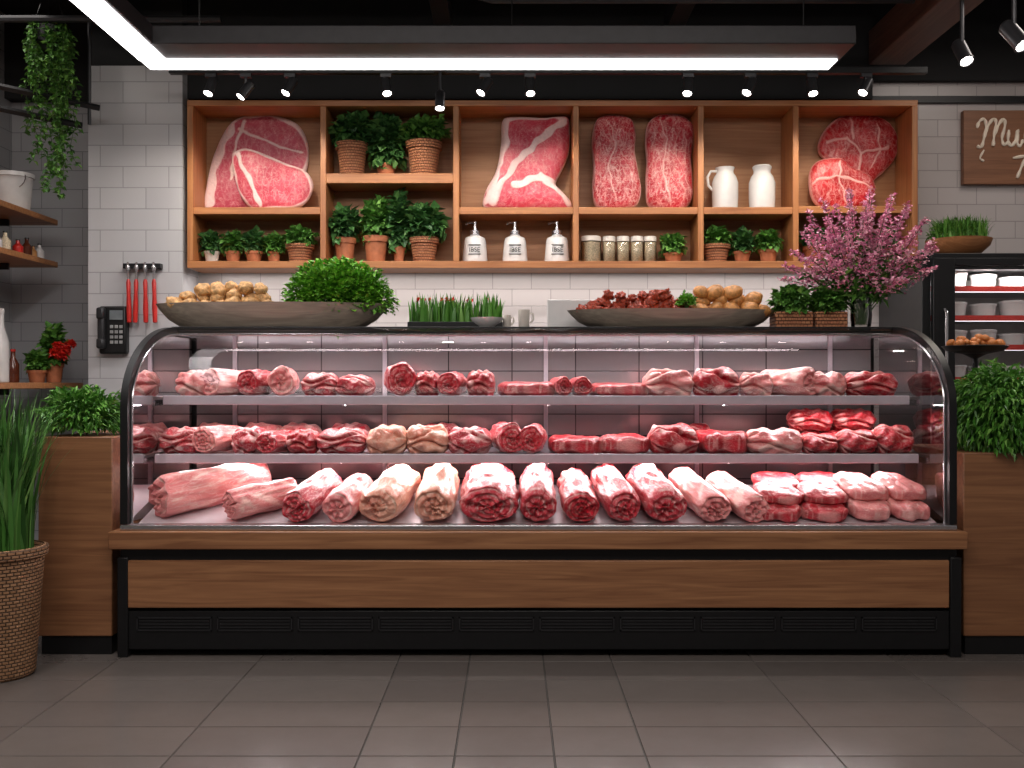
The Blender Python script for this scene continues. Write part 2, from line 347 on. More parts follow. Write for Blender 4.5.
MB().box(CX0,CX1,.0,.95,.47,.508).box(CX0+.03,CX1-.03,.06,.9,.508,.514,1).obj('display_deck',[M_black,M_deck],C)
TS=.255
xa,xb=CX0+.035,CX1-.035
MB().add([(xa,.08,.514),(xb,.08,.514),(xb,.55,.514+.47*TS),(xa,.55,.514+.47*TS),(xa,.55,.514),(xb,.55,.514)],[(0,1,2,3),(3,2,5,4),(0,3,4),(1,5,2)]).obj('sloped_tray',M_deck,C,smooth=False)
for x,s in ((CX0,1),(CX1,-1)):
    mb=MB(); t=.03; pts=prof+[(.95,1.352)]
    inn=[]
    for i,p in enumerate(pts):
        a=Vector(pts[max(i-1,0)]); b=Vector(pts[min(i+1,len(pts)-1)]); d=(b-a).normalized(); n=Vector((d.y,-d.x)); inn.append((p[0]+n.x*.034,p[1]+n.y*.034))
    vs=[];fs=[]
    xa,xb=x,x+s*t
    for p,q in zip(pts,inn): vs+=[(xa,p[0],p[1]),(xb,p[0],p[1]),(xb,q[0],q[1]),(xa,q[0],q[1])]
    for i in range(len(pts)-1):
        for k in range(4): fs.append((i*4+k,i*4+(k+1)%4,(i+1)*4+(k+1)%4,(i+1)*4+k))
    mb.add(vs,fs); mb.box(min(xa,xb),max(xa,xb),.92,.95,.5,1.352); mb.obj('side_frame',M_black,C,ang=50)
    mb=MB(); mb.sweep([(x+s*.034,q[0]+.003,q[1]) for q in inn],.005,6); mb.obj('frame_trim',M_steel,C)
    xm=x+s*.012
    vs=[(xm,q[0],q[1]) for q in inn[:-1]]+[(xm,.92,1.318),(xm,.92,.52)]
    mb=MB().add(vs,[tuple(range(len(vs)))]); mb.obj('end_glass',M_endglass,C,smooth=False)
SX=.165
for a,b in ((CX0+.03,SX-.002),(SX+.002,CX1-.03)):
    vs=[];fs=[]
    for p in prof: vs+=[(a,p[0]+.004,p[1]-.003),(b,p[0]+.004,p[1]-.003)]
    for i in range(len(prof)-1): fs.append((2*i,2*i+1,2*i+3,2*i+2))
    MB().add(vs,fs).obj('front_glass',M_glass,C,ang=60)
MB().box(CX0,CX1,.60,.95,1.338,1.356).box(CX0,CX1,.60,.63,1.324,1.338).obj('top_panel',M_black,C,bevel=.003)
MB().box(CX0+.03,CX1-.03,.597,.63,1.314,1.324).obj('top_trim',M_steel,C,bevel=.002)
MB().box(CX0+.03,CX1-.03,.88,.92,.516,1.338).obj('back_panel',M_backpanel,C,smooth=False)
for xx in (-1.35,-.62,.165,.9,1.55):
    MB().box(xx-.010,xx+.010,.866,.88,.516,1.336).obj('door_stile',M_shelfm,C,bevel=.002)
MB().sweep([(CX0+.06,.655,1.330),(CX1-.06,.655,1.330)],.007,8).obj('light_tube',M_tube,C)
for (yf,z) in ((.40,1.035),(.30,.786)):
    s=MB().box(CX0+.035,CX1-.035,yf,.86,z-.014,z).obj('shelf',M_shelfm,C,bevel=.002)
    MB().box(CX0+.035,CX1-.035,yf-.012,yf,z-.034,z+.006).obj('price_rail',M_rail,s,bevel=.003)
    MB().sweep([(CX0+.08,yf+.03,z-.024),(CX1-.08,yf+.03,z-.024)],.007,8).obj('shelf_light',M_tube,s)
    for xx in (CX0+.05,-.75,SX,.95,CX1-.05):
        MB().box(xx-.006,xx+.006,yf+.05,.86,z-.04,z-.014).obj('shelf_bracket',M_steel,s)

# ---------------------------------------------------------------- meat meshes (unit size, z from 0)
def roll_mesh(name,seed,turns):
    seg=96; st=[]
    for i in range(23):
        rr=max(.002,i/22); yy=-.5+(.05*(1-math.sqrt(max(0,1-((rr-.8)/.2)**2))) if rr>.8 else 0); st.append((rr,yy,0))
    for i in range(1,26): st.append((1.0,-.45+.9*i/26,1))
    for i in range(6):
        rr=1-i/5*.998; st.append((rr,.5-(.05 if i==0 else 0),2))
    v=[];f=[];fat=[]
    for rr,yy,k in st:
        for j in range(seg):
            fr=j/seg; a=2*math.pi*fr+1.0
            Rr=.5*(1-.13*fr) if fr>.05 else .5*(1-.13*(1-fr/.05))
            nn=noise.noise(Vector((math.cos(a)*1.3+seed,math.sin(a)*1.3,yy*2.5)))
            nn2=noise.noise(Vector((math.cos(a)*3+seed,math.sin(a)*3,yy*5)))
            Rq=Rr*(1+.12*nn+.10*nn2)*(1-.10*max(0,yy+.1))
            x=Rq*rr*math.cos(a); z=.5+Rq*rr*math.sin(a); y2=yy
            if k==0:
                w=.22+.28*noise.noise(Vector((rr*4+seed,math.cos(a)*1.5,math.sin(a)*1.5)))
                s=(rr*turns-fr+.3*nn2+.15*nn)%1; dd=abs(s-.5)*2
                ft=clamp((dd-(1-w))*7)*.95*clamp(.75+1.2*nn); y2+=-.04*(1-dd)+.05*nn2
            else:
                n=noise.noise(Vector((math.cos(a)*2.2+seed*2,math.sin(a)*2.2,yy*1.3))); n3=noise.noise(Vector((math.cos(a)*4.5,math.sin(a)*4.5+seed,yy*2.6)))
                n4=noise.noise(Vector((math.cos(a+yy*3)*1.4,math.sin(a+yy*3)*1.4,seed*1.7+yy*2)))
                ft=max(clamp(1-abs(n)*13),clamp(1-abs(n3)*12)*.6,clamp((n4-.34)*8)*.85)
                if k==1 and yy<-.42: ft=max(ft,.25)
            v.append((x,y2,max(z,.0))); fat.append(ft)
    for i in range(len(st)-1):
        for j in range(seg):
            q=(j+1)%seg; f.append((i*seg+j,i*seg+q,(i+1)*seg+q,(i+1)*seg+j))
    return MB().add(v,f),fat
def fold_mesh(name,seed):
    nu,npn=56,90; v=[];f=[];fat=[]
    rnd=random.Random(int(seed*10)); cr=[(.3+rnd.random()*.4),(1.15+rnd.random()*.5),(2.1+rnd.random()*.5),3.6,4.2,5.3]
    for i in range(nu):
        u=-1+2*i/(nu-1); pr=max(.004,(1-abs(u)**5))**.5
        for j in range(npn):
            a=2*math.pi*j/npn; r=1; ft=0
            for k,c in enumerate(cr):
                cc=c+.5*math.sin(u*2.0+k*1.7+seed); d=abs((a-cc+math.pi)%(2*math.pi)-math.pi)
                r-=.26*math.exp(-(d/.12)**2)
                ft=max(ft,math.exp(-((d-.2)/.07)**2)*clamp(.4+1.8*noise.noise(Vector((u*2,k*3+seed,0)))))
            n=noise.noise(Vector((u*2.6+seed,math.cos(a)*1.7,math.sin(a)*1.7))); r*=1+.2*n
            n2=noise.noise(Vector((u*3.2+seed,math.cos(a)*3,math.sin(a)*3))); r*=1+.06*n2
            n4=noise.noise(Vector((u*1.8+seed*2,math.cos(a)*1.5,math.sin(a)*1.5)))
            if abs(u)>.85: ft=max(ft,clamp((abs(u)-.85)*6)*.4*clamp(.3+2*noise.noise(Vector((a*2,seed,u)))))
            ft=max(ft,clamp(1-abs(n2)*14)*.6,clamp((n4-.30)*8)*.9)
            v.append((.5*u*(1+.08*n),.5*pr*r*math.cos(a),max(0,.46+.54*pr*r*math.sin(a)))); fat.append(ft)
    for i in range(nu-1):
        for j in range(npn):
            q=(j+1)%npn; f.append((i*npn+j,i*npn+q,(i+1)*npn+q,(i+1)*npn+j))
    return MB().add(v,f),fat
def slab_mesh(name,seed):
    nt_,npn=34,110; v=[];f=[];fat=[]
    sp=lambda c,e:math.copysign(abs(c)**e,c)
    for i in range(nt_):
        t=-math.pi/2+math.pi*i/(nt_-1)
        for j in range(npn):
            a=2*math.pi*j/npn
            cx=sp(math.cos(t),.4)*sp(math.cos(a),.55); cy=sp(math.cos(t),.4)*sp(math.sin(a),.55); cz=sp(math.sin(t),.6)
            n=noise.noise(Vector((cx*1.5+seed,cy*1.5,0))); n2=noise.noise(Vector((cx*3.5+seed,cy*3.5,cz)))
            k=1+.12*n+.05*n2
            rad=max(abs(cx),abs(cy))
            ft=clamp((rad-.90)*8)*clamp(.1+1.8*noise.noise(Vector((math.cos(a)*1.2+seed,math.sin(a)*1.2,0))))
            ft=max(ft,clamp(1-abs(noise.noise(Vector((cx*2.2+seed*3,cy*2.2,0))))*18)*.7)
            v.append((cx*.5*k,cy*.5*k,max(0,.5+.5*cz*(1+.3*n+.15*n2)))); fat.append(ft)
    for i in range(nt_-1):
        for j in range(npn):
            q=(j+1)%npn; f.append((i*npn+j,i*npn+q,(i+1)*npn+q,(i+1)*npn+j))
    return MB().add(v,f),fat
STY={'b':M_beef,'m':M_marb,'p':M_pork,'c':M_creamm}
LBL={'b':'dark red beef','m':'white marbled beef','p':'pale pink pork','c':'creamy pale fatty'}
VAR={}
def meat(kind,sty,x,y,z,W,L,H,yaw=0,where='deck',var=None,pitch=0):
    vv=random.randint(0,2) if var is None else var
    key=(kind,sty,vv)
    nm={'R':'meat_roll','F':'meat_cut','S':'meat_slab'}[kind]
    if key not in VAR:
        sd={'R':1.3,'F':2.7,'S':4.1}[kind]+vv*3.37+'bmpc'.index(sty)*5.13
        mb,ft={'R':lambda:roll_mesh(nm,sd,2.2+vv*.6),'F':lambda:fold_mesh(nm,sd),'S':lambda:slab_mesh(nm,sd)}[kind]()
        o=mb.obj(nm,STY[sty],smooth=True,ang=70,fat=ft); VAR[key]=o.data
    else:
        o=bpy.data.objects.new(nm,VAR[key]); COL.objects.link(o)
    o.location=(x,y,z); o.rotation_euler=(pitch,0,yaw); o.scale=(W,L,H)
    kn={'R':'rolled joint','F':'folded cut','S':'flat slab'}[kind]
    tag(o,'%s %s on the %s'%(LBL[sty],kn,where),'meat','meat on the '+where)
    return o
PT=math.atan(TS)
def dz(y): return .516+(y-.08)*TS
def deck(p0,p1,k,s,yaw=0,L=.36,yf=.09,lift=0,H=.14,var=None,wf=1.03):
    yc=yf+L/2; x=(wx(p0,yf+.05)+wx(p1,yf+.05))/2; W=(p1-p0)*(4.05+yf)/1000*wf
    return meat(k,s,x,yc,dz(yc)+lift,W,L,H,yaw,'bottom deck',var,PT)
meat('R','p',-1.275,.32,dz(.27),.18,.48,.175,-.85,'bottom deck',0,.14)
meat('R','p',-1.04,.22,dz(.20),.145,.30,.13,-.8,'bottom deck',1,.12)
deck(293,329,'R','m',-.28,.32,H=.135,var=2); deck(331,366,'R','p',-.22,.28,H=.13,var=0)
deck(367,413,'R','c',-.22,.34,H=.15,var=0); deck(417,458,'R','c',-.05,.36,H=.155,var=1)
deck(460,519,'R','m',.0,.36,H=.155,var=2); deck(520,558,'R','m',-.02,.36,H=.155,var=0); deck(560,598,'R','b',.05,.33,H=.135,var=2)
deck(599,635,'R','m',.14,.38,H=.145,var=1); deck(637,680,'R','m',.14,.38,H=.15,var=0); deck(683,720,'R','p',.26,.36,H=.13,var=1); deck(722,758,'R','p',.3,.34,H=.12,var=0)
for k_,(a,b) in enumerate([(760,801),(803,846)]):
    for i in range(3):
        deck(a+U(-2,2),b+U(-2,2),'S','b',U(-.05,.2),.20,.09+i*.10,lift=.0,H=.06)
        if i<2: deck(a+U(-2,2),b+U(-2,2),'S','b',U(-.05,.2),.20,.13+i*.12,lift=.055,H=.05)
for k_,(a,b) in enumerate([(849,888),(890,925)]):
    deck(a,b,'S','p',.14,.30,.09,0,.07,wf=1.05); deck(a-5,b-4,'S','p',.18,.26,.14,.062,.06,wf=1.05)
def row(zs,yf,items,where,base):
    for it in items:
        p0,p1,pt,k,s=it[:5]; yaw=it[5] if len(it)>5 else U(-.12,.12)
        L={'R':.26,'F':.2,'S':.26}[k]; d=4+yf+.03
        x=((p0+p1)/2-512)*d/1000; W=(p1-p0)*d/1000*1.06; H=(base-pt)*d/1000*1.2
        meat(k,s,x,yf+.02+L/2,zs+.001,W,L,H,yaw,where)
row(.786,.30,[(156,197,425,'F','m'),(198,228,424,'R','p',-.3),(229,262,425,'F','m'),(260,284,428,'R','m',-.2),(285,314,427,'F','b'),(315,363,426,'F','m'),
 (366,405,424,'F','c'),(406,447,423,'F','c'),(448,490,425,'F','m'),(492,522,421,'R','m',.2),(522,548,422,'R','m',-.1),
 (552,601,433,'S','b'),(603,650,432,'S','b'),(652,700,423,'F','b'),(703,748,429,'S','b'),(750,806,426,'F','p'),
 (808,842,430,'F','b'),(843,880,427,'F','b'),(881,917,423,'F','b')],'middle shelf',447)
for px in (800,843):
    meat('F','b',wx(px,.62),.64,.787,.21,.17,.10,0,'middle shelf')
    meat('F','b',wx(px+14,.55),.62,.787+.09,.20,.17,.10,U(-.1,.1),'middle shelf')
row(1.035,.40,[(173,208,369,'F','p'),(208,238,368,'R','p',-.5),(240,264,368,'R','m',-.1),(265,292,366,'R','p',.1),(300,334,371,'F','m'),(335,371,373,'F','m'),
 (382,412,362,'R','m',.2),(414,438,370,'F','b'),(440,465,370,'R','m'),(467,494,369,'F','b'),(501,551,379,'S','b'),(553,571,374,'R','b'),(572,592,374,'R','b'),(595,646,380,'S','b'),
 (647,695,368,'F','p'),(697,742,367,'F','b'),(744,776,371,'F','p'),(778,812,367,'R','p',.6),(814,850,370,'F','p'),(852,901,370,'F','b')],'top shelf',391)
for px,s in ((215,'p'),(262,'p'),(300,'p'),(690,'b'),(440,'m'),(350,'m')):
    meat('F',s,wx(px,.7),.72,.787,.2,.15,.12,0,'middle shelf')

# ---------------------------------------------------------------- shelving unit on wall
SY=1.9
S=emp('shelving_unit','wide oak wall shelving unit with open compartments','shelving unit',(0,SY,wz(268,SY)))
z0=wz(268,SY)
def sp_(a,b,c,d,y0,y1,name,mat):
    return MB().box(wx(a,SY),wx(b,SY),y0-SY,y1-SY,wz(d,SY)-z0,wz(c,SY)-z0).obj(name,mat,S,bevel=.003)
sp_(187,918,100,106,SY,2.18,'top_board',M_wood_shelf)
sp_(187,918,261,268,SY,2.18,'bottom_board',M_wood_shelf)
MB().box(wx(188,SY),wx(917,SY),2.165-SY,2.195-SY,.01,wz(101,SY)-z0).obj('back_board',M_wood_back,S)
for a,b in ((187,193),(912,918)): sp_(a,b,106,261,SY,2.165,'side_panel',M_wood_shelfZ)
for a,b in ((320,326),(453,459),(573,579),(698,704),(793,799)): sp_(a,b,106,261,SY+.004,2.165,'divider',M_wood_shelfZ)
for a,b,c,d in ((193,320,207,214),(326,453,173,183),(459,573,207,214),(579,698,207,214),(704,793,207,214),(799,912,206,213)): sp_(a,b,c,d,SY+.006,2.165,'shelf_board',M_wood_shelf)
ZB=wz(261,SY)+.001; ZM=wz(207,SY)+.001; ZU=wz(173,SY)+.001

def cat(pts,n):
    m=len(pts); out=[]
    for i in range(n):
        t=i/n*m; k=int(t); u=t-k; p=[Vector(pts[(k+q-1)%m]) for q in range(4)]
        out.append(.5*((2*p[1])+(-p[0]+p[2])*u+(2*p[0]-5*p[1]+4*p[2]-p[3])*u*u+(-p[0]+3*p[1]-3*p[2]+p[3])*u**3))
    return out
def segd(p,a,b):
    ab=b-a; t=clamp((p-a).dot(ab)/max(ab.length_squared,1e-9)); return (p-a-ab*t).length
def steak(name,out,cx,cy,strokes,rim,mat,y,zbase,label,th=.06,lean=-.06,catg='meat',fine=0,ff=1.0):
    sc=(y+4)/1000; o2=cat(out,220); c=Vector((cx,cy)); by=max(p.y for p in o2); NR=70
    v=[];f=[];fat=[]; n=len(o2)
    for i in range(NR+1):
        t=i/NR
        for j,o in enumerate(o2):
            p=c+(o-c)*t; ed=(1-t)*(o-c).length
            w=rim*(.8+.9*noise.noise(Vector((p.x*.05,p.y*.05,3)))) 
            ft=clamp((w-ed)/1.5+.5)
            wob=Vector((noise.noise(Vector((p.x*.09,p.y*.09,1))),noise.noise(Vector((p.x*.09,p.y*.09,7)))))*3
            pw=p+wob
            for pl,sw in strokes:
                d=min(segd(pw,Vector(pl[k]),Vector(pl[k+1])) for k in range(len(pl)-1))
                ww=sw*(1+.6*noise.noise(Vector((p.x*.08,p.y*.08,9))))
                ft=max(ft,clamp((ww-d)/1.0+.5))
            if fine:
                nn=noise.noise(Vector((p.x*.14*ff,p.y*.06*ff,2+cx))); ft=max(ft,fine*clamp(1-abs(nn)*11/ff))
                nn=noise.noise(Vector((p.x*.2*ff,p.y*.13*ff,12+cx))); ft=max(ft,fine*.8*clamp(1-abs(nn)*11/ff))
            zz=th*math.sqrt(max(0,1-t**7))
            bump=.006*noise.noise(Vector((p.x*.09,p.y*.09,5)))+.003*ft
            v.append(((p.x-cx)*sc,-(zz+bump if t<1 else 0),(by-p.y)*sc)); fat.append(ft)
    for i in range(NR):
        for j in range(n):
            k=(j+1)%n; f.append((i*n+j,(i+1)*n+j,(i+1)*n+k,i*n+k))
    f.append(tuple(range(NR*n,NR*n+n)))
    o=MB().add(v,f).obj(name,mat,None,(wx(cx,y),y,zbase+.001),(lean,0,0),smooth=True,ang=60,fat=fat)
    return tag(o,label,catg)
ys=2.07
steak('steak',[(228,122),(242,112),(268,110),(295,118),(307,136),(308,160),(300,185),(292,207),(250,208),(225,208),(206,205),(206,185),(214,150)],255,160,
 [([(230,120),(216,155),(209,200)],6.5),([(245,118),(236,150),(232,175)],1.3),([(240,125),(270,140),(303,150)],1.2)],4.5,M_stkpink,2.14,ZM,'large pink beef steak with white fat rim on shelf',.035,-.01,fine=.2,ff=1.3)
steak('steak',[(232,152),(244,145),(262,150),(285,160),(305,168),(313,182),(308,198),(295,206),(268,208),(252,206),(240,192),(234,172)],272,182,
 [([(238,150),(246,172),(256,190),(262,204)],2.4)],3.2,M_stk,2.04,ZM,'smaller pink sirloin steak leaning before a bigger one',.04,-.06,fine=.22,ff=1.3)
steak('steak',[(503,116),(520,113),(545,114),(567,113),(570,128),(569,150),(562,168),(556,182),(564,192),(572,202),(568,208),(530,208),(500,209),(484,205),(485,190),(496,168),(501,140)],528,165,
 [([(504,118),(503,145),(494,175),(487,200)],4.5),([(563,120),(540,138),(518,160),(500,185),(492,203)],3.4),([(516,184),(540,176),(557,186),(569,202)],4.0),([(506,117),(540,115),(565,116)],2.4)],2,M_stk,ys,ZM,'tall pink steak with thick white fat bands on shelf',.06,fine=.2,ff=1.3)
for dx,sd in ((0,0),(53.5,1)):
    q=[(598,115),(615,111),(631,115),(636,130),(635,148),(638,168),(641,190),(634,205),(612,209),(596,205),(592,188),(593,165),(592,135)]
    if sd: q=[(595,120),(608,111),(628,112),(641,124),(640,142),(638,158),(639,180),(638,198),(628,208),(608,209),(594,203),(592,182),(593,160),(592,138)]
    st=[([(606+dx+U(-3,3),118),(612+dx+U(-4,4),140),(606+dx+U(-4,4),165),(615+dx,200)],.7)]
    steak('marbled_steak',[(a+dx,b) for a,b in q],616+dx,160,st,1.8,M_stkm,ys,ZM,'long finely marbled red steak standing upright on shelf',.06,fine=.62,ff=1.5)
steak('ribeye_steak',[(822,130),(838,114),(862,110),(885,116),(897,132),(896,152),(884,168),(872,180),(862,207),(840,207),(828,190),(830,165),(818,148)],858,150,
 [([(825,140),(845,135),(860,150),(885,145)],1.3),([(860,150),(855,175),(868,195)],1.3),([(850,115),(852,135)],1.0),([(875,120),(878,145),(870,165)],.9)],1.5,M_rib,2.14,ZM,'thick deep red ribeye steak with fat seams on shelf',.04,-.01,fine=.4,ff=1.4)
steak('ribeye_steak',[(809,172),(818,157),(840,154),(852,163),(870,172),(875,186),(868,200),(848,206),(826,206),(812,196)],842,182,
 [([(812,180),(835,172),(855,180),(872,186)],1.2),([(840,158),(838,180),(845,203)],.9)],1.3,M_rib,2.05,ZM,'smaller deep red ribeye steak before another one',.05,-.05,fine=.4,ff=1.4)

# ---------------------------------------------------------------- plants
def bush(mb,c,rx,ry,rz,n,L,W,mi=0,lo=-.3,droop=0,stems=True,nz_=.35):
    for _ in range(n):
        a=U(0,2*math.pi); u=U(lo,1); s=math.sqrt(max(0,1-u*u)); d=Vector((s*math.cos(a),s*math.sin(a),u)); q=U(.4,1)*(1+nz_*noise.noise(d*2.3+Vector(c)*9))
        p=Vector(c)+Vector((d.x*rx*q,d.y*ry*q,d.z*rz*q)); dd=d+Vector((U(-.6,.6),U(-.6,.6),U(-.5,.6)-droop)); k=U(.7,1.25)
        mb.leaf(p-dd.normalized()*L*.4,dd,L*k,W*k,mi)
    if stems:
        for _ in range(10):
            a=U(0,6.28); q=U(.3,.8); mb.sweep([(c[0],c[1],c[2]-rz*.9),(c[0]+math.cos(a)*rx*q*.5,c[1]+math.sin(a)*ry*q*.5,c[2]),(c[0]+math.cos(a)*rx*q,c[1]+math.sin(a)*ry*q,c[2]+rz*.5)],.002,4,1)
def potted(x,y,z,r,h,fr,fh,n,leaf,fm,pmats,label,shape='pot',name='potted_plant',group=None,lw=.8):
    e=emp(name,label,'plant',(x,y,z),group)
    if shape=='box':
        MB().box(-r,r,-.06,.06,0,h).obj('planter',pmats,e,bevel=.004); MB().box(-r+.01,r-.01,-.05,.05,h,h+.004).obj('soil',M_soil,e)
    else:
        MB().lathe([(r*.74,0),(r*.95,h*.78),(r*1.06,h*.78),(r*1.08,h),(r*.94,h),(r*.9,h*.86)],28).obj('pot',pmats,e)
        MB().lathe([(r*.9,h*.86),(r*.9,h*.88)],20).obj('soil',M_soil,e)
    mb=MB(); L=leaf*1.3; rz=fh*.5
    bush(mb,(0,0,h+fh*.34),fr,min(fr,.095),rz,int(n*1.3),L,L*lw,0,-.85)
    o=mb.obj('foliage',[fm,M_stem],e,smooth=False)
    for v in o.data.vertices:
        if v.co.z<h*.5: v.co.z=h*.5+(h*.5-v.co.z)*.3
        v.co.y=max(-.11,min(.125,v.co.y))
    return e
yp=2.02
G='potted herbs on the wall shelves'
potted(wx(352,yp),yp,ZU,.092,.20,.125,.22,420,.045,M_leafd,M_wickers,'leafy green plant in a terracotta wicker pot',group=G)
potted(wx(424,yp),yp,ZU,.102,.21,.145,.18,480,.04,M_leaf,M_wickers,'bushy herb in a terracotta wicker pot',group=G)
potted(wx(386,yp+.02),yp+.03,ZU,.06,.08,.105,.36,560,.055,M_leafd,M_terra,'tall dark leafy plant in a small clay pot',group=G)
for px,r,h,fr,fh,lf,m_,lb in ((345,.062,.15,.085,.22,.045,M_leafd,'dark leafy plant in a clay pot'),(376,.072,.16,.085,.28,.045,M_leaf,'tall leafy plant in a clay pot'),(424,.085,.15,.13,.25,.055,M_leafd,'broad leafy plant in a wicker pot'),(399,.036,.1,.06,.42,.05,M_leafd,'tall slender leafy plant in a small pot')):
    potted(wx(px,yp),yp,ZB,r,h,fr,fh,360,lf,m_,M_wickers if px==424 else M_terra,lb,group=G)
for px,r,h,fr,fh,fm,pt in ((212,.045,.07,.065,.14,M_leafd,M_cream),(233,.045,.07,.065,.14,M_leaf,M_terra),(254,.05,.07,.065,.15,M_leafd,M_terra),(274,.04,.07,.06,.12,M_leaf,M_terra),(300,.08,.11,.095,.12,M_leaf,M_wickers),
  (673,.055,.06,.075,.14,M_leaf,M_terra),(716,.08,.11,.09,.12,M_leaf,M_wickers),(742,.05,.07,.07,.15,M_leafd,M_terra),(768,.055,.08,.075,.14,M_leaf,M_terra),(815,.07,.1,.09,.12,M_leafd,M_terra),(850,.07,.1,.09,.12,M_leaf,M_terra),(885,.06,.1,.08,.12,M_leafd,M_terra)):
    potted(wx(px,yp),yp,ZB,r,h,fr,fh,280,.034,fm,pt,'small green herb in a short pot on shelf',group=G)

def dispenser(px):
    e=emp('soap_dispenser','white ceramic dispenser bottle with dark lettering and silver pump','dispenser',(wx(px,yp),yp,ZB),'dispensers on the shelf')
    MB().lathe([(.066,0),(.074,.006),(.075,.02),(.066,.13),(.06,.15),(.03,.165),(.028,.175)],32).obj('bottle',M_white,e)
    mb=MB().lathe([(.03,.17),(.03,.195),(.012,.2),(.01,.235),(.014,.236),(.014,.248),(.004,.25)],20); mb.sweep([(0,0,.24),(-.03,-.01,.243),(-.055,-.015,.232)],.006,8); mb.obj('pump',M_steel,e)
    mb=MB().box(-.036,.036,-.0735,-.064,.10,.104).box(-.036,.036,-.0755,-.064,.045,.049); mb.obj('label_lines',M_label,e)
    t=bpy.data.curves.new('tmp','FONT'); t.body='IBSE'; t.size=.038; t.align_x='CENTER'; t.extrude=.0015
    to=bpy.data.objects.new('tmp',t); COL.objects.link(to); bpy.context.view_layer.update()
    me=bpy.data.meshes.new_from_object(to); bpy.data.objects.remove(to); me.materials.clear(); me.materials.append(M_label)
    o=bpy.data.objects.new('lettering',me); COL.objects.link(o); o.parent=e; o.location=(0,-.0755,.06); o.rotation_euler=(math.pi/2,0,0)
for px in (475,515,557): dispenser(px)
for i,px in enumerate((591,609,623,637,650)):
    x=wx(px,yp); r=.06 if i==0 else .038
    e=emp('spice_jar','glass jar of beige grains with pale lid','jar',(x,yp,ZB),'spice jars on the shelf')
    MB().lathe([(r*.9,0),(r,.008),(r,.125),(r*.85,.135)],24).obj('jar_body',M_jar,e)
    MB().lathe([(r*.9,.004),(r*.95,.01),(r*.95,.124)],24).obj('contents',M_spice,e)
    MB().lathe([(r*1.02,.13),(r*1.02,.155),(r*.95,.16)],24).obj('lid',M_cream,e)
for px,hd in ((725,-1),(762,0)):
    e=emp('ceramic_jug','white ceramic milk jug '+('with side handle' if hd else 'with narrow neck'),'jug',(wx(px,yp),yp,ZM),'white jugs on the shelf')
    MB().lathe([(.066,0),(.075,.01),(.078,.08),(.078,.165),(.066,.20),(.052,.22),(.050,.235),(.058,.255),(.054,.255),(.046,.24),(.044,.22)],32).obj('body',M_white,e)
    if hd: MB().sweep([(-.05,0,.235),(-.085,0,.235),(-.105,0,.20),(-.10,0,.15),(-.075,0,.12)],.008,8).obj('handle',M_white,e)
    else: MB().lathe([(.054,.254),(.058,.26),(.05,.268)],24).obj('rim',M_white,e)

# ---------------------------------------------------------------- counter-top things
TZ=1.357
def tray(x0,x1,h,dep,name,label,yc):
    xc=(x0+x1)/2; rx=(x1-x0)/2
    o=MB().lathe([(.70,0),(.78,.003),(.89,h*.35),(.965,h*.75),(1.0,h),(.97,h),(.92,h*.72),(.8,h*.35),(.5,h*.2),(.001,h*.18)],56,sx=rx,sy=dep).obj(name,M_wood_tray,None,(xc,yc,TZ))
    tag(o,label,'tray'); return xc
yt=.77
tray(wx(156,yt),wx(390,yt),.115,.165,'serving_tray','long oval grey-brown wooden tray of buns and herbs',yt)
tray(wx(567,yt),wx(775,yt),.085,.165,'serving_tray','long oval wooden tray of cured meat and potatoes',yt)
def lump(seed,amp,fr,sub=3,sq=(1,1,1)):
    bm=bmesh.new(); bmesh.ops.create_icosphere(bm,subdivisions=sub,radius=1)
    for v in bm.verts:
        n=noise.noise(v.co*fr+Vector((seed,seed*2,0)))+.4*noise.noise(v.co*fr*2.5+Vector((seed,0,0)))
        v.co=Vector((v.co.x*sq[0],v.co.y*sq[1],v.co.z*sq[2]))*(1+amp*n)
    me=bpy.data.meshes.new('lump'); bm.to_mesh(me); bm.free(); me.polygons.foreach_set('use_smooth',[True]*len(me.polygons)); return me
def pile(name,label,catg,mat,zb,layers,r,dy,seed,group,amp=.12,fr=1.3,sq=(1.15,.95,.8),sub=3,ymid=yt):
    meshes=[lump(seed+i*3.1,amp,fr,sub,sq) for i in range(4)]
    for m_ in meshes: m_.materials.append(mat)
    for li,(cnt,a,b,zz) in enumerate(layers):
        for i in range(cnt):
            for rowi in ((-1,1) if li==0 else (-.45,)):
                t=(i+.5)/cnt; x=a+(b-a)*t+U(-.01,.01)
                o=bpy.data.objects.new(name,random.choice(meshes)); COL.objects.link(o)
                rr=r*U(.75,1.2); o.scale=(rr,rr,rr); o.rotation_euler=(U(-.5,.5),U(-.5,.5),U(0,6.28)); o.location=(x,ymid+rowi*dy+U(-.012,.012),zb+zz+U(-.008,.008))
                tag(o,label,catg,group)
x0,x1=wx(170,yt),wx(276,yt)
pile('bread_bun','small round tan dusted bun piled on wooden tray','bread',M_bun,TZ+.06,[(7,x0,x1,.045),(6,x0+.05,x1-.01,.085),(5,x0+.12,x1-.02,.125)],.040,.05,2,'buns on the tray',.28,1.9)
x0,x1=wx(690,yt),wx(772,yt)
pile('potato','small golden brown potato piled on wooden tray','potato',M_potato,TZ+.04,[(5,x0,x1-.01,.045),(4,x0+.02,x1-.05,.09),(3,x0+.02,x1-.16,.128)],.042,.045,5,'potatoes on the tray')
x0,x1=wx(579,yt),wx(690,yt)
pile('cured_meat_piece','crumpled reddish brown piece of cured meat','meat',M_jerky,TZ+.04,[(11,x0,x1,.04),(9,x0+.05,x1-.02,.075),(6,x0+.11,x1-.10,.108)],.034,.045,9,'cured meat on the tray',.7,2.6,(1.3,.8,.75),3)
mb=MB(); bush(mb,(0,0,.06),.275,.13,.20,6600,.026,.022,0,-.3,nz_=.12)
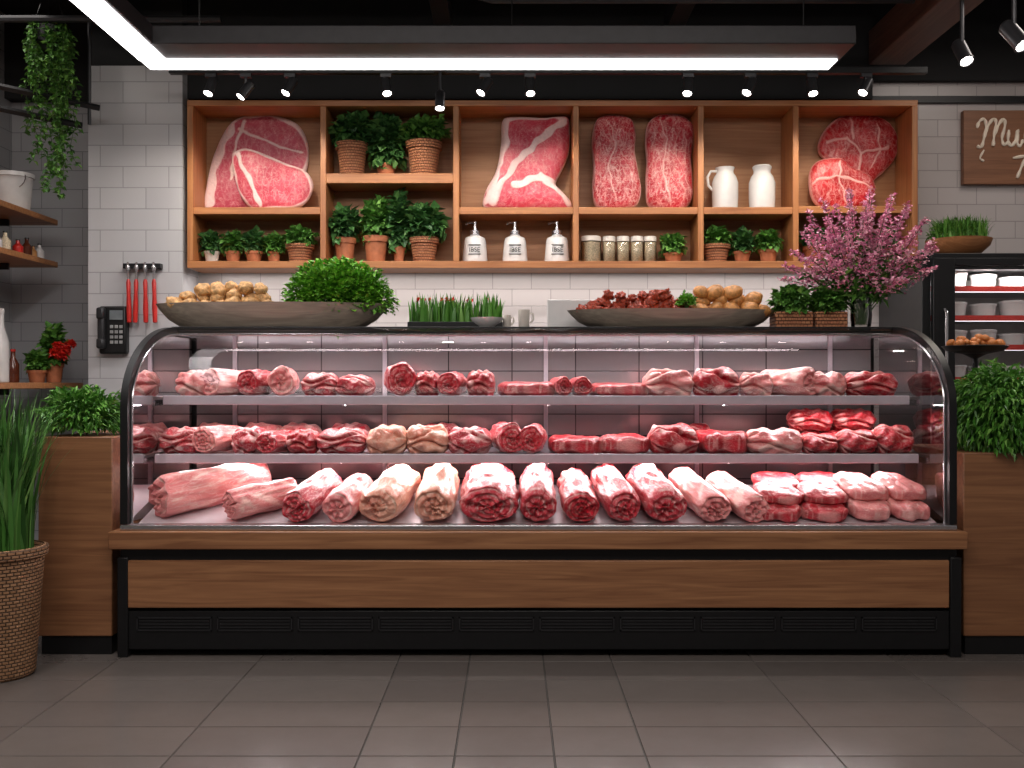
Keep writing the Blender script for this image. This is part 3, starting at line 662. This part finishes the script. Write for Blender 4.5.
o=mb.obj('herb_bunch',[M_herb,M_stem],None,(wx(337,.74),.77,TZ+.07),smooth=False); tag(o,'mound of bright green curly parsley on wooden tray','herbs')
mb=MB(); bush(mb,(0,0,.0),.05,.05,.045,220,.022,.018); o=mb.obj('herb_sprig',[M_herb,M_stem],None,(wx(686,.68),.66,TZ+.115),smooth=False); tag(o,'small sprig of green parsley on wooden tray','herbs')
def blades(mb,n,x0,x1,y0,y1,z,h,w,lean=.3,mi=0):
    for _ in range(n):
        x,y=U(x0,x1),U(y0,y1); a=U(0,6.28); H=h*U(.6,1.05); l=U(.05,lean)*H; dx,dy=math.cos(a),math.sin(a); sx,sy=-dy*w/2,dx*w/2
        v=[];f=[]
        for i in range(6):
            t=i/5; q=l*t*t; ww=(1-t**2)*1.0; px,py,pz=x+dx*q,y+dy*q,z+H*(t-.12*t*t*lean*2)
            v+=[(px+sx*ww,py+sy*ww,pz),(px-sx*ww,py-sy*ww,pz)]
        for i in range(5): f.append((2*i,2*i+1,2*i+3,2*i+2))
        mb.add(v,f,mi)
e=emp('chive_planter','low dark planter of upright green chives with red tips','plant',(wx(455,.8),.86,TZ))
MB().box(-.23,.23,-.05,.05,0,.035).obj('planter',M_black,e,bevel=.003)
mb=MB(); blades(mb,200,-.22,.22,-.04,.04,.03,.16,.02,.25); mb.obj('foliage',M_grass,e,smooth=False)
mb=MB()
for _ in range(14): bush(mb,(U(-.2,.2),U(-.03,.03),.14),.006,.006,.014,8,.014,.01,stems=False)
mb.obj('flower_buds',[M_redf,M_stem],e,smooth=False)
o=MB().lathe([(.03,0),(.035,.004),(.07,.03),(.078,.045),(.073,.045),(.06,.028),(.001,.012)],32).obj('small_bowl',M_white,None,(wx(487,.68),.69,TZ)); tag(o,'small white ceramic bowl on counter top','bowl')
def mug(px,r,h):
    e=emp('mug','small pale mug with handle on counter top','mug',(wx(px,.72),.72,TZ),'mugs on the counter')
    MB().lathe([(r*.8,0),(r*.9,.004),(r,h),(r*.93,h),(r*.85,.01),(.001,.008)],24).obj('cup',M_cream,e)
    MB().sweep([(r*.95,0,h*.8),(r*1.5,0,h*.8),(r*1.6,0,h*.45),(r*.95,0,h*.25)],.004,8).obj('handle',M_cream,e)
mug(507,.02,.06); mug(524,.028,.085)
o=MB().box(-.12,.12,-.006,.006,0,.15).obj('menu_stand',M_white,None,(wx(572,.9),.92,TZ),(-.05,0,0),bevel=.003); tag(o,'plain white upright card stand on counter top','card stand')
for px,w in ((791,.088),(828,.075)):
    potted(wx(px,.76),.76,TZ,w,.075,w*1.05,.15,620,.028,M_leaf,M_wickers,'reddish wooden planter of green herbs on counter top','box','herb_planter',group='herb planters on the counter')
vx,vy=wx(861,.74),.74
e=emp('flower_vase','clear glass vase holding big spray of pink flowers','vase',(vx,vy,TZ))
MB().lathe([(.038,0),(.046,.01),(.05,.06),(.046,.13),(.052,.19),(.048,.19),(.042,.13),(.045,.06),(.04,.015),(.001,.012)],32).obj('glass_vase',M_jar,e)
MB().lathe([(.038,.014),(.043,.06),(.041,.11)],24).obj('water',M_water,e)
ms=MB(); mp_=MB(); ml=MB()
for i in range(46):
    a=i*2.39996; rr=math.sqrt((i+.5)/46); tx=rr*math.cos(a)*.40; ty=rr*math.sin(a)*.2; tz=.25+(1-rr*rr)*.38+U(-.07,.07)
    if tx>.15: tz+=.06*(tx/.4)
    s=Vector((U(-.02,.02),U(-.02,.02),.02)); m1=Vector((tx*.3,ty*.3,.20)); t=Vector((tx,ty,tz))
    ms.sweep([(1-k_/8)**2*s+2*(k_/8)*(1-k_/8)*m1+(k_/8)**2*t for k_ in range(9)],.002,4)
    for k_ in range(130):
        u=.56+.46*k_/130; c=(1-u)**2*s+2*u*(1-u)*m1+u*u*t; rad=.009+.024*(1.02-u)/.42*1.2
        p=c+Vector((U(-1,1),U(-1,1),U(-1,1)))*rad; mp_.leaf(p,Vector((U(-1,1),U(-1,1),U(-.3,1))),U(.015,.024),U(.014,.022),0,.2)
    for k_ in range(16):
        u=U(.3,.75); c=(1-u)**2*s+2*u*(1-u)*m1+u*u*t; ml.leaf(c,Vector((U(-1,1)+tx*2,U(-1,1),U(-.4,1))),U(.04,.075),.02)
ms.obj('flower_stems',M_stem,e); mp_.obj('flower_blossoms',M_pinkf,e,smooth=False); ml.obj('flower_leaves',M_leaf,e,smooth=False)

# ---------------------------------------------------------------- side cabinets & plants
def cabinet(x0,x1,zt,label):
    e=emp('side_cabinet',label,'cabinet',((x0+x1)/2,.33,0)); hw=(x1-x0)/2
    MB().box(-hw,hw,-.3,.3,.075,zt).obj('cabinet_body',M_wood_caseZ,e,bevel=.004)
    MB().box(-hw+.01,hw-.005,-.29,.3,0,.075).obj('plinth',M_black,e)
cabinet(-1.91,-1.612,.878,'oak side cabinet with black plinth beside the display counter')
cabinet(1.82,2.55,.815,'oak side cabinet with black plinth beside the display counter')
mb=MB(); bush(mb,(0,0,.05),.18,.17,.12,3600,.036,.012,0,-.5,.3); o=mb.obj('bushy_plant',[M_grass,M_stem],None,(wx(77,.15),.22,.90),smooth=False); tag(o,'bushy fine-leaved green plant on oak side cabinet','plant')
mb=MB(); bush(mb,(0,0,0),.24,.24,.21,7000,.046,.012,0,-.85,.7,nz_=.2); bxc=wx(1009,.1); o=mb.obj('bushy_plant',[M_grass,M_stem],None,(bxc,.16,.965),smooth=False); tag(o,'large cascading bushy green plant on oak side cabinet','plant')
for v in o.data.vertices: v.co.x=max(v.co.x,1.80-bxc+.02*R())
e=emp('potted_grass','tall green spiky grass in a woven wicker basket','plant',(-1.925,-.245,0))
MB().lathe([(.115,0),(.125,.01),(.155,.44),(.168,.45),(.17,.48),(.155,.485),(.145,.46)],48).obj('basket',M_basket,e)
MB().lathe([(.147,.45),(.147,.452)],24).obj('soil',M_soil,e)
mb=MB(); blades(mb,420,-.09,.09,-.09,.09,.45,.68,.017,.42); mb.obj('foliage',M_grassd,e,smooth=False)

e=emp('serving_stand','black round raised serving stand with roasted snacks','stand',(wx(975,.5),.50,.816))
hh=wz(354,.5)-.816
MB().lathe([(.07,0),(.07,.012),(.015,.03),(.012,hh-.02),(.05,hh)],24).obj('stem',M_black,e)
MB().lathe([(.05,hh),(.12,hh+.015),(.14,hh+.035),(.135,hh+.037),(.12,hh+.022),(.001,hh+.02)],40).obj('plate',M_black,e)
xx=wx(975,.5)
pile('roasted_snack','small orange-brown roasted snack on black stand','food',M_orange,.816+hh+.03,[(7,xx-.10,xx+.10,.016),(6,xx-.08,xx+.08,.036)],.019,.04,12,'snacks on the stand',ymid=.50)

# ---------------------------------------------------------------- fridge
FY=1.5; fx0=wx(922,FY); fx1=3.35; fz=wz(253,FY)
e=emp('upright_fridge','black upright glass door fridge stocked with food containers','fridge',(fx0,FY,0))
w=fx1-fx0
MB().box(0,.05,0,.65,0.05,fz).box(w-.05,w,0,.65,.05,fz).box(.05,w-.05,0,.65,fz-.09,fz).box(.05,w-.05,0,.65,.05,.2).box(.05,w-.05,.62,.65,.2,fz-.09).box(.03,w-.03,.03,.62,0,.05).obj('body',M_black,e,bevel=.004)
MB().box(.05,w-.05,.60,.62,.2,fz-.09).obj('back_liner',M_cream,e)
d=MB().box(.05,.17,-.03,0,.2,fz-.03).box(w-.1,w-.04,-.03,0,.2,fz-.03).box(.17,w-.1,-.03,0,fz-.07,fz-.03).box(.17,w-.1,-.03,0,.2,.28).obj('door',M_black,e,bevel=.003)
MB().box(.17,w-.1,-.018,-.014,.28,fz-.07).obj('door_glass',M_doorglass,d,smooth=False)
MB().sweep([(.11,-.035,1.5),(.11,-.06,1.48),(.11,-.06,1.12),(.11,-.035,1.1)],.008,8).obj('handle',M_steel,d)
fs=[wz(p,FY+.1) for p in (288,317,346,378)]
for z in fs:
    s=MB().box(.05,w-.05,.06,.6,z-.012,z).obj('fridge_shelf',M_steel,e); MB().box(.05,w-.05,.05,.06,z-.024,z+.006).obj('price_strip',M_redstrip,s)
    MB().sweep([(.1,.09,z-.02),(w-.1,.09,z-.02)],.006,6).obj('shelf_light',M_tube,s)
first=None
for zi,z in enumerate(fs):
    for i in range(4):
        x=fx0+.25+i*.165
        if first is None:
            first=emp('food_tub','white round plastic food tub with lid in fridge','food container',(x,FY+.17,z+.001),'tubs in the fridge')
            MB().lathe([(.055,0),(.06,.005),(.068,.075)],28).obj('tub',M_white,first); MB().lathe([(.072,.075),(.072,.088),(.066,.092)],28).obj('lid',M_white,first)
        else:
            clone(first,(x,FY+.17+U(-.01,.01),z+.001),scale=(1,1,U(.7,1.1)))
e=emp('grass_bowl','wooden bowl of short green grass on top of fridge','plant',(wx(961,1.65),1.68,fz+.001))
MB().lathe([(.07,0),(.11,.01),(.165,.06),(.178,.095),(.168,.095),(.15,.07),(.001,.06)],40).obj('bowl',M_wood_bowl,e)
mb=MB(); blades(mb,900,-.12,.12,-.10,.10,.07,.18,.012,.6); bush(mb,(0,0,.12),.15,.13,.09,900,.03,.012); mb.obj('foliage',[M_grass,M_stem],e,smooth=False)

# ---------------------------------------------------------------- wooden sign with lettering
sx0,sx1=wx(964,2.15),3.42; sz0,sz1=wz(184,2.15),wz(110,2.15)
e=emp('wooden_sign','brown wooden sign with cream handwritten lettering','sign',(sx0,2.2,sz0))
MB().box(0,sx1-sx0,-.045,-.002,0,sz1-sz0).obj('board',M_wood_dark,e,bevel=.004)
SG=MB()
def stroke(pts,r=.0095):
    P=[Vector((p[0],p[1])) for p in pts]; out=[]
    m=len(P)
    for i in range(m-1):
        a=P[max(i-1,0)];b=P[i];c=P[i+1];d_=P[min(i+2,m-1)]
        for q in range(6):
            u=q/6; out.append(.5*((2*b)+(-a+c)*u+(2*a-5*b+4*c-d_)*u*u+(-a+3*b-3*c+d_)*u**3))
    out.append(P[-1]); SG.sweep([(v.x,-.05,v.y) for v in out],[r*(.7+.5*math.sin(i*.5)**2) for i in range(len(out))],6)
def S_(pts,r=.0095): stroke([((a-964)*.00615,(184-b)*.00615) for a,b in pts],r)
S_([(977,128),(979,122),(984,119),(986,126),(984,138),(981,147),(977,146)])
S_([(984,136),(988,126),(993,119),(996,123),(994,136),(993,146)])
S_([(994,136),(998,126),(1003,119),(1005,125),(1002,138),(1004,145),(1008,142)])
S_([(1009,130),(1008,140),(1011,146),(1015,141),(1018,130),(1017,142),(1020,146),(1023,140)])
S_([(1034,132),(1028,130),(1025,138),(1028,146),(1034,143)])
S_([(1037,130),(1036,140),(1036,147)]); S_([(1036,137),(1040,131),(1045,131)])
S_([(984,150),(980,158),(984,161)],.006)
S_([(1013,158),(1026,156),(1032,157)]); S_([(1026,157),(1021,168),(1017,178)])
S_([(1040,166),(1035,172),(1038,178),(1044,172),(1040,166)])
SG.obj('lettering',M_letter,e)

# ---------------------------------------------------------------- left wall things
def lshelf(xf,z,y0=-.6,y1=2.3):
    e=emp('plank_shelf','wooden plank shelf fixed along tiled side wall','shelf',(-3.3,y1,z),'plank shelves on the side wall')
    MB().box(0.0,xf+3.3,y0-y1,0,-.035,0).obj('plank',M_wood_bowl,e,bevel=.004)
    for yy in (-.25,-1.4): MB().box(0,.25,yy,yy+.02,-.075,-.036).obj('bracket',M_black,e)
lshelf(-2.86,2.125); lshelf(-2.86,1.86); lshelf(-2.70,1.10)
e=emp('bucket','white plastic bucket standing on plank shelf','bucket',(-2.99,2.0,2.126))
MB().lathe([(.085,0),(.09,.01),(.108,.2),(.118,.2),(.118,.225),(.108,.225),(.1,.2)],36).obj('bucket_body',M_white,e)
MB().sweep([(.118*math.cos(a),.118*math.sin(a)*.3-.1,.2-.08*math.sin(a)) for a in [math.pi*i/12 for i in range(13)]],.003,6).obj('handle',M_steel,e)
def bottle(x,y,z,r,h,mat,cap,label):
    e=emp('bottle',label,'bottle',(x,y,z),'bottles on the plank shelves')
    MB().lathe([(r*.9,0),(r,.006),(r,h*.55),(r*.4,h*.75),(r*.36,h*.93)],24).obj('bottle_body',mat,e)
    MB().lathe([(r*.42,h*.93),(r*.42,h),(r*.3,h)],16).obj('cap',cap,e)
M_brown=pm('brown_glass',(.10,.025,.012),.15)
for i,(x,y,r,h,mt) in enumerate(((-2.93,2.2,.028,.10,M_white),(-2.95,2.08,.03,.12,M_brown),(-2.94,1.95,.03,.09,M_red),(-2.95,1.82,.03,.12,M_spice),(-2.94,2.14,.022,.08,M_potato),(-2.94,1.7,.032,.1,M_white))):
    bottle(x,y,1.861,r,h,mt,M_black,'small condiment bottle standing on plank shelf')
bottle(wx(13,2.0),2.0,1.101,.035,.2,M_brown,M_red,'dark brown sauce bottle with red cap'); bottle(wx(1,1.95),1.95,1.101,.045,.44,M_white,M_white,'tall white bottle standing on plank shelf')
potted(wx(37,2.1),2.1,1.101,.055,.075,.065,.14,260,.035,M_leaf,M_terra,'small green plant in a terracotta pot on shelf',group='pots on the plank shelf')
ep=potted(wx(54,2.18),2.18,1.101,.055,.12,.065,.28,300,.045,M_leaf,M_terra,'taller green plant with red flowers in terracotta pot',group='pots on the plank shelf')
mb=MB()
for c in ((.06,-.08,.22),(.10,-.06,.20),(.085,-.08,.165),(.12,-.04,.235),(.045,-.09,.18)):
    bush(mb,c,.026,.026,.026,80,.026,.024,0,-.8,stems=False)
mb.obj('red_flowers',[M_redf,M_stem],ep,smooth=False)
e=emp('hanging_vine','trailing green vine in a small black hanging pot','plant',(wx(50,1.6),1.6,2.98))
MB().lathe([(.06,0),(.085,.01),(.1,.12),(.092,.12),(.08,.1)],28).obj('pot',M_black,e)
mb=MB(); 
for a in (0,2.1,4.2): mb.sweep([(.095*math.cos(a),.095*math.sin(a),.11),(0,0,.4),(0,0,.51)],.002,4)
mb.obj('cord',M_black,e)
mb=MB()
bush(mb,(0,0,.03),.11,.11,.07,260,.04,.03,0,-.4)
for i in range(30):
    a=U(0,6.28); r0=.08; L=U(.25,.6) if i%3 else U(.7,.95); x,y=r0*math.cos(a),r0*math.sin(a); pts=[(x*.6,y*.6,.11),(x*1.15,y*1.15,.10)]
    n=int(L/.035); wx_=U(-.05,.12)
    for k_ in range(n): 
        t=k_/n; pts.append((x*1.35*(1-.4*t)+wx_*t+.012*math.sin(k_*.9+i),y*1.25+.012*math.cos(k_*.8+i),.06-L*t))
    mb.sweep(pts,.0018,4,1)
    for p in pts[1:]:
        for _ in range(5): mb.leaf(Vector(p),Vector((U(-1,1),U(-1,1),U(-.8,.3))),U(.025,.045),U(.02,.03))
mb.obj('foliage',[M_leaf,M_stem],e,smooth=False)
o=MB().sweep([(-3.25,1.2,wz(62,1.2)),(-2.35,1.7,wz(98,1.5))],.018,4).sweep([(-3.25,1.2,wz(62,1.2)-.12),(-2.45,1.7,wz(98,1.5)-.10)],.018,4).sweep([(-2.4,1.68,wz(98,1.5)-.1),(-2.4,1.68,3.5)],.01,6).sweep([(-3.2,1.22,2.9),(-3.2,1.22,3.5)],.01,6).obj('ceiling_rack',M_gray); tag(o,'dark metal rack rails hung from the ceiling','rack')
tx=wx(142,1.86); tz=wz(266,1.86)
o=MB().box(-.11,.11,-.045,0,-.015,.015).obj('tool_rail',M_black,None,(tx,1.898,tz),bevel=.002); tag(o,'black wall rail holding red handled tools','rail')
for i in range(4):
    e=emp('butcher_tool','steel kitchen tool with long red handle hung on rail','tool',(tx-.075+i*.05,1.84,tz),'red handled tools on the rail',rot=(0,U(-.03,.03),0))
    MB().box(-.006,.006,-.003,.003,-.15,.02).lathe([(.012,-.03),(.014,-.015),(.012,0)],12,(0,0,0)).obj('shaft',M_steel,e)
    MB().lathe([(.006,-.335),(.013,-.33),(.015,-.25),(.011,-.16),(.013,-.10),(.008,-.08)],16).obj('handle',M_red,e)
px_,pz_=wx(113,1.85),wz(354,1.85)
e=emp('telephone','black wall mounted telephone terminal with keypad','telephone',(px_,1.9,pz_))
MB().box(-.08,.08,-.06,-.0,0,.28).obj('base_plate',M_black,e,bevel=.012)
MB().box(-.075,-.035,-.10,-.062,.03,.27).box(-.078,-.032,-.11,-.062,.20,.27).box(-.078,-.032,-.11,-.062,.03,.09).obj('handset',M_gray,e,bevel=.012)
mb=MB()
for r_ in range(4):
    for c_ in range(3): mb.box(-.012+c_*.027,.006+c_*.027,-.066,-.06,.06+r_*.03,.078+r_*.03)
mb.obj('keypad',M_key,e,bevel=.001)
MB().box(-.015,.06,-.064,-.06,.20,.255).obj('display',M_screen,e)

# ---------------------------------------------------------------- lights
def area(x,y,z,sx,sy,p,col=(1,1,1),rot=(0,0,0),name='pendant_or_fill_light'):
    l=bpy.data.lights.new(name,'AREA'); l.shape='RECTANGLE'; l.size=sx; l.size_y=sy; l.energy=p; l.color=col
    o=bpy.data.objects.new(name,l); COL.objects.link(o); o.location=(x,y,z); o.rotation_euler=rot; return o
PC=(1,.915,.925)
area(.1,.66,1.326,3.1,.03,26,PC,(-.3,0,0),'case_lamp')
area(.1,.46,1.0,3.1,.04,10,PC,(-.25,0,0),'case_lamp')
area(.1,.36,.75,3.1,.04,12,PC,(-.45,0,0),'case_lamp')
area(-1.74,-.4,2.65,.12,1.8,17,(1,.955,.94))
area(0,.92,2.65,3.3,.12,26,(1,.955,.94))
area(0,-2.6,3.35,4.5,1.2,116,(1,.935,.875),(.5,0,0))  # added fill, unseen, brightens the counter front and floor; no fixture
area(.1,2.02,z0-.012,3.9,.08,12,(1,.94,.90),(.1,0,0),'under_shelf_lamp')
area(2.85,1.56,fz-.11,.7,.06,4,(1,.95,.93),(.3,0,0),'fridge_lamp')
area(-2.9,1.0,3.2,.6,1.2,7,(1,.92,.86))  # added area light over the left side, out of view, no fixture
area(2.9,.8,3.2,.6,1.2,13,(1,.90,.82))  # same on the right: added area light without a fixture
w=bpy.data.worlds.new('World'); scene.world=w; w.use_nodes=True; w.node_tree.nodes['Background'].inputs[0].default_value=(.95,.85,.82,1); w.node_tree.nodes['Background'].inputs[1].default_value=.10

cam=bpy.data.cameras.new('Camera'); co=bpy.data.objects.new('Camera',cam); COL.objects.link(co)
co.location=(0,-4,CH); co.rotation_euler=(math.pi/2,0,0); cam.sensor_width=36; cam.lens=1000/1024*36; cam.clip_start=.05
scene.camera=co
